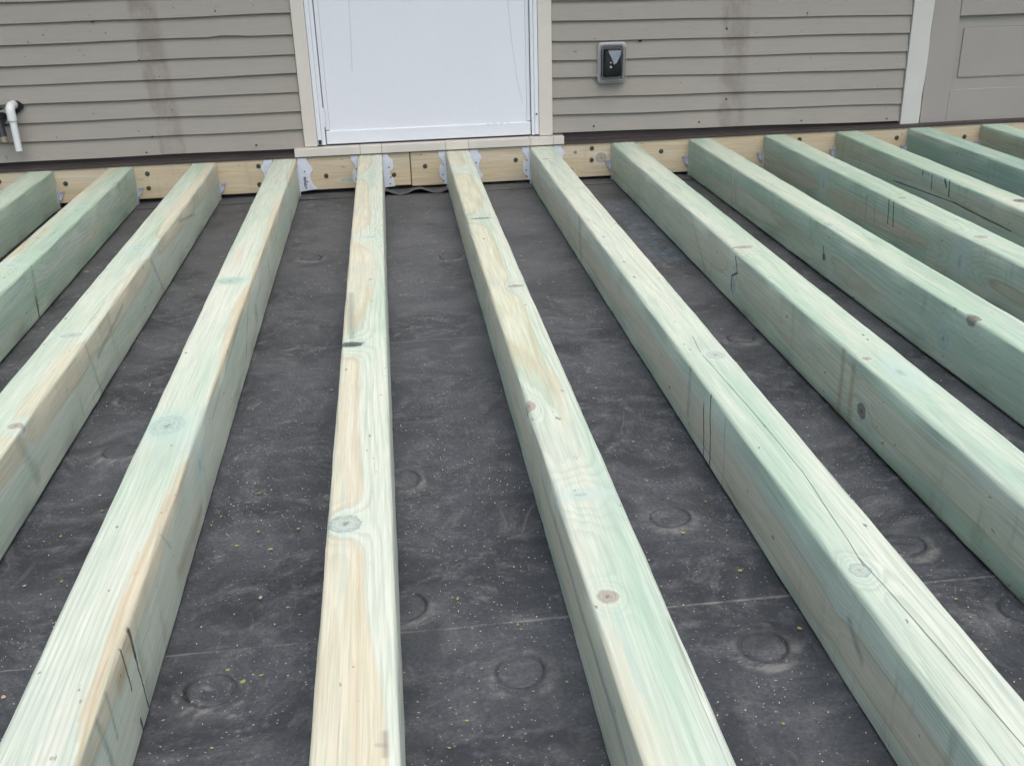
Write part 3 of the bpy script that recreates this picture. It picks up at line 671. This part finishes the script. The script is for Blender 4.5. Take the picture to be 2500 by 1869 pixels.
def hanger(i):
    h = empty('joist_hanger', (XS[i], 0, 0))
    hw = JW / 2 + 0.0006; th = 0.0014
    big = 3 <= i <= 6
    tag(h, ('scalloped steel hanger' if big else 'small steel hanger tab') + ' at the ' + HLAB[i], 'joist hanger', 'joist hangers along the ledger')
    # stirrup: two cheeks
    for s in (-1, 1):
        bm = bmesh.new()
        pts = [(-0.0015, -0.012 if big else -0.055), (-0.008, -0.012 if big else -0.058), (-0.016, -0.09), (-0.022, -0.1385), (-0.0015, -0.1385)]
        a = [bm.verts.new((s * hw, y, z)) for y, z in pts]; b = [bm.verts.new((s * (hw + th), y, z)) for y, z in pts]
        bm.faces.new(a); bm.faces.new(b[::-1])
        for k in range(len(pts)): bm.faces.new((a[k], b[k], b[(k + 1) % len(pts)], a[(k + 1) % len(pts)]))
        done(bm, 'cheek', M_zinc if big else M_tab, h)
    if big:
        sets = {3: (F_MD, F_LG), 4: (F_SM2, F_SM), 5: (F_SM2, F_MD), 6: (F_SM2, F_MD)}[i]
        for s, poly in zip((-1, 1), sets):
            bm = bmesh.new()
            pts = [(s * (hw + th + x / 1000), -0.001 + z / 1000) for x, z in poly]
            plate_bm(bm, pts, -0.0032, -0.0012)
            es = [e for e in bm.edges if abs(e.verts[0].co.y + 0.0032) < 1e-5 and abs(e.verts[1].co.y + 0.0032) < 1e-5]
            bmesh.ops.bevel(bm, geom=es, offset=0.0007, segments=2, affect='EDGES')
            # pressed curl along the scallops catches the light
            fl = done(bm, 'flange', M_zinc, h)
            for z in (-0.018, -0.05, -0.088, -0.112):
                xx = max(abs(p[0]) for p in pts if abs(p[1] - z) < 0.03) - 0.012 - hw
                xx = min(max(xx, 0.008), 0.03) * (0.8 if z in (-0.05, -0.112) else 1.0)
                bm = bmesh.new(); X = s * (hw + xx)
                tube_bm(bm, (X, -0.0030, z), (X, -0.0052, z), 0.0028, 0.0020, n=10)
                done(bm, 'nail_head', M_iron if z < -0.04 else M_zinc, fl)
        if i == 3:      # smudged printed mark on the right flange
            bm = bmesh.new(); rr = random.Random(5)
            for k in range(9):
                z = -0.072 - k * 0.0042
                box_bm(bm, hw + 0.016 + rr.uniform(0, .002), hw + 0.027 + rr.uniform(-.003, .001), -0.0040, -0.00335, z - 0.0015, z + 0.0009 + rr.uniform(0, .0008))
            done(bm, 'printed_mark', M_ink, h)
    else:
        for s in (-1, 1):
            bm = bmesh.new(); z0 = -0.066 if i > 6 else -0.078
            A = bm.verts.new((s * (hw + th), -0.0016, z0)); B = bm.verts.new((s * (hw + 0.012), -0.012, z0 - 0.001)); C = bm.verts.new((s * (hw + 0.026), -0.003, z0 + 0.002))
            D = bm.verts.new((s * (hw + 0.014), -0.009, z0 - 0.020)); E = bm.verts.new((s * (hw + 0.017), -0.002, z0 - 0.018)); F = bm.verts.new((s * (hw + th), -0.004, z0 - 0.036)); G = bm.verts.new((s * (hw + 0.007), -0.009, z0 - 0.033))
            bm.faces.new((A, B, D)); bm.faces.new((B, C, E)); bm.faces.new((B, E, D)); bm.faces.new((A, D, G)); bm.faces.new((A, G, F)); bm.faces.new((D, E, G))
            tb = done(bm, 'tab', M_tab, h)
            md = tb.modifiers.new('thickness', 'SOLIDIFY'); md.thickness = 0.0012
    return h
for i in range(13): hanger(i)

# ------------------------------------------------------------------ outlet cover on the siding
def rrect(hx, hz, r, n=6):
    pts = []
    for cx, cz, a0 in ((hx - r, hz - r, 90), (hx - r, -hz + r, 0), (-hx + r, -hz + r, -90), (-hx + r, hz - r, -180)):
        for k in range(n + 1):
            a = R(a0 - 90 * k / n); pts.append((cx + r * math.cos(a), cz + r * math.sin(a)))
    return pts
def loft(name, rings, mat, parent, cap0=False, cap1=True, smooth=True):
    vs = []; fs = []; m = len(rings[0])
    for rg in rings: vs += rg
    for j in range(len(rings) - 1):
        for k in range(m): fs.append((j * m + k, j * m + (k + 1) % m, (j + 1) * m + (k + 1) % m, (j + 1) * m + k))
    if cap0: fs.append(tuple(range(m)))
    if cap1: fs.append(tuple((len(rings) - 1) * m + k for k in range(m - 1, -1, -1)))
    me = mesh(name, vs, fs, smooth)
    bm = bmesh.new(); bm.from_mesh(me); bmesh.ops.recalc_face_normals(bm, faces=bm.faces[:]); bm.to_mesh(me); bm.free()
    if smooth:
        try: me.set_sharp_from_angle(angle=R(55))
        except Exception: pass
    return link(name, me, mat, parent)
oc = empty('outlet_cover', (0.762, 0.022, 0.292))
tag(oc, 'clear bubble cover over a dark outlet box on the siding right of the white door', 'outlet cover')
M_plast = NT('clear_plastic'); M_plast.b.inputs['Transmission Weight'].default_value = 1.0; M_plast.b.inputs['IOR'].default_value = 1.10
M_plast = M_plast.fin((0.94, 0.95, 0.96), 0.05, 0.0, 0.18)
M_flange = simple('frosted_plastic_flange', (0.37, 0.372, 0.375), 0.3, var=0.1, scale=60)
M_box = simple('charcoal_outlet_plastic', (0.009, 0.011, 0.011), 0.55, var=0.3, scale=40)
M_lid = simple('grey_outlet_lid', (0.30, 0.33, 0.38), 0.3, var=0.15, scale=50)
def ring_at(y, hx, hz, r, dz=0): return [(x, y, z + dz) for x, z in rrect(hx, hz, r)]
loft('base_flange', [ring_at(0.004, .054, .074, .014), ring_at(-0.010, .054, .074, .014), ring_at(-0.013, .051, .071, .013), ring_at(-0.013, .040, .060, .010), ring_at(-0.004, .039, .059, .010)], M_flange, oc)
loft('inner_box', [ring_at(-0.003, .033, .050, .006), ring_at(-0.030, .032, .048, .006), ring_at(-0.032, .030, .046, .006)], M_box, oc)
cv = loft('bubble', [ring_at(-0.0125, .047, .068, .013), ring_at(-0.045, .044, .064, .014), ring_at(-0.058, .039, .058, .014), ring_at(-0.064, .028, .046, .012)], M_plast, oc)
md = cv.modifiers.new('thickness', 'SOLIDIFY'); md.thickness = 0.0022
bm = bmesh.new(); plate_bm(bm, [(-.020, .046), (.028, .046), (.026, .030), (.012, .002), (.002, -.004), (-.008, .020)], -0.040, -0.033); done(bm, 'receptacle_lid', M_lid, oc)
bm = bmesh.new(); tube_bm(bm, (-.010, -.033, -.012), (-.010, -.041, -.012), .0058, .0045, n=16); tube_bm(bm, (-.0105, -.033, .004), (-.0105, -.040, .004), .0032, n=10); done(bm, 'chrome_screw', simple('polished_screw', (0.9, 0.9, 0.9), 0.15, 0.9, var=0.02), oc)
bm = bmesh.new(); box_bm(bm, -.066, -.052, -.012, -.004, -.050, -.040, 0.002); done(bm, 'latch', M_flange, oc)
bm = bmesh.new(); tube_bm(bm, (-.061, -.011, -.045), (-.061, -.0125, -.045), .0026, n=10); done(bm, 'latch_hole', M_dark, oc)

# ------------------------------------------------------------------ drain pipe and spigot at the left
dp = empty('drain_pipe', (-1.398, -0.026, 0.230))
tag(dp, 'white plastic elbow pipe pointing down from the siding at the far left', 'pipe')
bm = bmesh.new(); tube_bm(bm, (0, 0, -0.028), (0, 0, -0.150), 0.0118, n=24, cap=False); tube_bm(bm, (0, 0, -0.150), (0, 0, -0.03), 0.0098, n=24, cap=False)
for k in (0,):
    n = 24; a = [bm.verts.new((0.0118 * math.cos(2 * math.pi * i / n), 0.0118 * math.sin(2 * math.pi * i / n), -0.150)) for i in range(n)]; b = [bm.verts.new((0.0098 * math.cos(2 * math.pi * i / n), 0.0098 * math.sin(2 * math.pi * i / n), -0.150)) for i in range(n)]
    for i in range(n): bm.faces.new((a[i], a[(i + 1) % n], b[(i + 1) % n], b[i]))
done(bm, 'tube', M_pvc, dp, smooth=True)
n = 24; rings = []; er = 0.0152
path = [((0, 0.048, 0.004), (0, -1, 0))] + [((0, 0.016, 0.004), (0, -1, 0))]
for k in range(1, 6):
    a = R(90 * k / 6); path.append(((0, 0.016 - 0.018 * math.sin(a), 0.004 - 0.018 * (1 - math.cos(a))), (0, -math.cos(a), -math.sin(a))))
path += [((0, -0.002, -0.016), (0, 0, -1)), ((0, -0.0015, -0.044), (0, 0, -1))]
for p, d in path:
    p, d = Vector(p), Vector(d).normalized(); a = Vector((1, 0, 0)); b = d.cross(a)
    rings.append([tuple(p + a * er * math.cos(2 * math.pi * i / n) + b * er * math.sin(2 * math.pi * i / n)) for i in range(n)])
rings.append([tuple(Vector((0, -0.0015, -0.044)) + Vector((v[0], v[1] + 0.0015, 0)) * 0.78) for v in rings[-1]])
loft('elbow', rings, M_pvc, dp, cap0=True, cap1=False)
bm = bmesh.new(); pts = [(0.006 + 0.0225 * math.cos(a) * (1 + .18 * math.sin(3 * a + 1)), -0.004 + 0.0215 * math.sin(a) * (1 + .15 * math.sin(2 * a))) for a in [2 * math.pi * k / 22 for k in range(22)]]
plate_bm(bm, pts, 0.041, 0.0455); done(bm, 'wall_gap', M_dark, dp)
sg = empty('hose_spigot', (-1.449, 0.02, 0.185))
tag(sg, 'dark metal hose spigot behind the white pipe, cut off by the left edge', 'spigot')
bm = bmesh.new(); tube_bm(bm, (0, 0.012, 0), (0, 0.002, 0), 0.026, 0.024, n=24); done(bm, 'wall_flange', M_iron, sg)
bm = bmesh.new(); tube_bm(bm, (0, 0.004, 0), (0, -0.050, 0.002), 0.013, n=18); tube_bm(bm, (0, -0.045, 0.008), (0.012, -0.062, -0.055), 0.0165, 0.0145, n=18); tube_bm(bm, (0, -0.045, 0.008), (0, -0.050, 0.040), 0.010, 0.008, n=14); done(bm, 'valve_body', M_iron, sg, smooth=True)
bm = bmesh.new(); tube_bm(bm, (0.012, -0.062, -0.052), (0.014, -0.065, -0.070), 0.0155, n=18); done(bm, 'spout_thread', M_brass, sg, smooth=True)
bm = bmesh.new()
for k in range(20):
    a0, a1 = 2 * math.pi * k / 20, 2 * math.pi * (k + 1) / 20
    tube_bm(bm, (0.027 * math.cos(a0), -0.050 + 0.027 * math.sin(a0), 0.044), (0.027 * math.cos(a1), -0.050 + 0.027 * math.sin(a1), 0.044), 0.0042, n=8)
for k in range(3): tube_bm(bm, (0, -0.05, 0.044), (0.027 * math.cos(k * 2.09), -0.05 + 0.027 * math.sin(k * 2.09), 0.044), 0.0035, n=8)
done(bm, 'handle', M_iron, sg, smooth=True)

# ------------------------------------------------------------------ litter on the membrane
def in_bay(x, y):
    return all(abs(x - (XS[i] + AN[i] * -y)) > JW / 2 + 0.006 for i in range(13))
M_leaf = simple('yellow_green_leaf', (0.27, 0.28, 0.10), 0.8, var=0.45, scale=160)
M_dust = simple('pale_sawdust', (0.62, 0.57, 0.46), 0.8, var=0.25, scale=400)
M_chip = simple('tan_wood_chip', (0.42, 0.34, 0.23), 0.8, var=0.3, scale=200)
rr = random.Random(11)
def litter(name, count, size, mat, label, cat, ymin, ymax, bias, curl, cl=None):
    vs, fs = [], []
    k = 0
    while k < count:
        y = ymin + (ymax - ymin) * rr.random() ** bias; x = rr.uniform(-1.2, 2.0)
        if not in_bay(x, y): continue
        if cl and rr.random() > cl(x, y): continue
        k += 1
        s = size * rr.uniform(0.5, 1.3); a = rr.random() * 6.3; base = len(vs); nn = 6; z = ZR + 0.0032
        asp = rr.uniform(0.45, 1.0)
        for j in range(nn):
            t = 2 * math.pi * j / nn; px = s * math.cos(t) * rr.uniform(.8, 1.15); py = s * asp * math.sin(t) * rr.uniform(.8, 1.15)
            vs.append((x + px * math.cos(a) - py * math.sin(a), y + px * math.sin(a) + py * math.cos(a), z + curl * s * abs(px / s) * rr.uniform(0.4, 1)))
        vs.append((x, y, z + s * 0.25)); vs.append((x, y, z - 0.0022))
        for j in range(nn):
            fs.append((base + j, base + (j + 1) % nn, base + nn)); fs.append((base + (j + 1) % nn, base + j, base + nn + 1))
    o = link(name, mesh(name, vs, fs), mat); tag(o, label, cat, kind='stuff')
def clump(x, y):
    v = math.sin(x * 7.1 + 1.3 * math.sin(y * 5.0)) * math.sin(y * 8.3 + 1.7 * math.sin(x * 4.0 + 1))
    return 0.10 + 0.9 * max(0.0, v) ** 1.5
litter('leaf_litter', 230, 0.0034, M_leaf, 'yellow-green leaf scraps scattered on the dark membrane', 'leaf litter', -1.7, -3.6, 0.55, 0.5)
litter('sawdust', 1500, 0.0010, M_dust, 'pale sawdust grains scattered over the dark membrane', 'sawdust', -0.2, -3.7, 0.6, 0.3, clump)
litter('wood_chips', 50, 0.0028, M_chip, 'tan wood chips scattered over the membrane between the joists', 'wood chips', -0.1, -3.5, 1.0, 0.5)
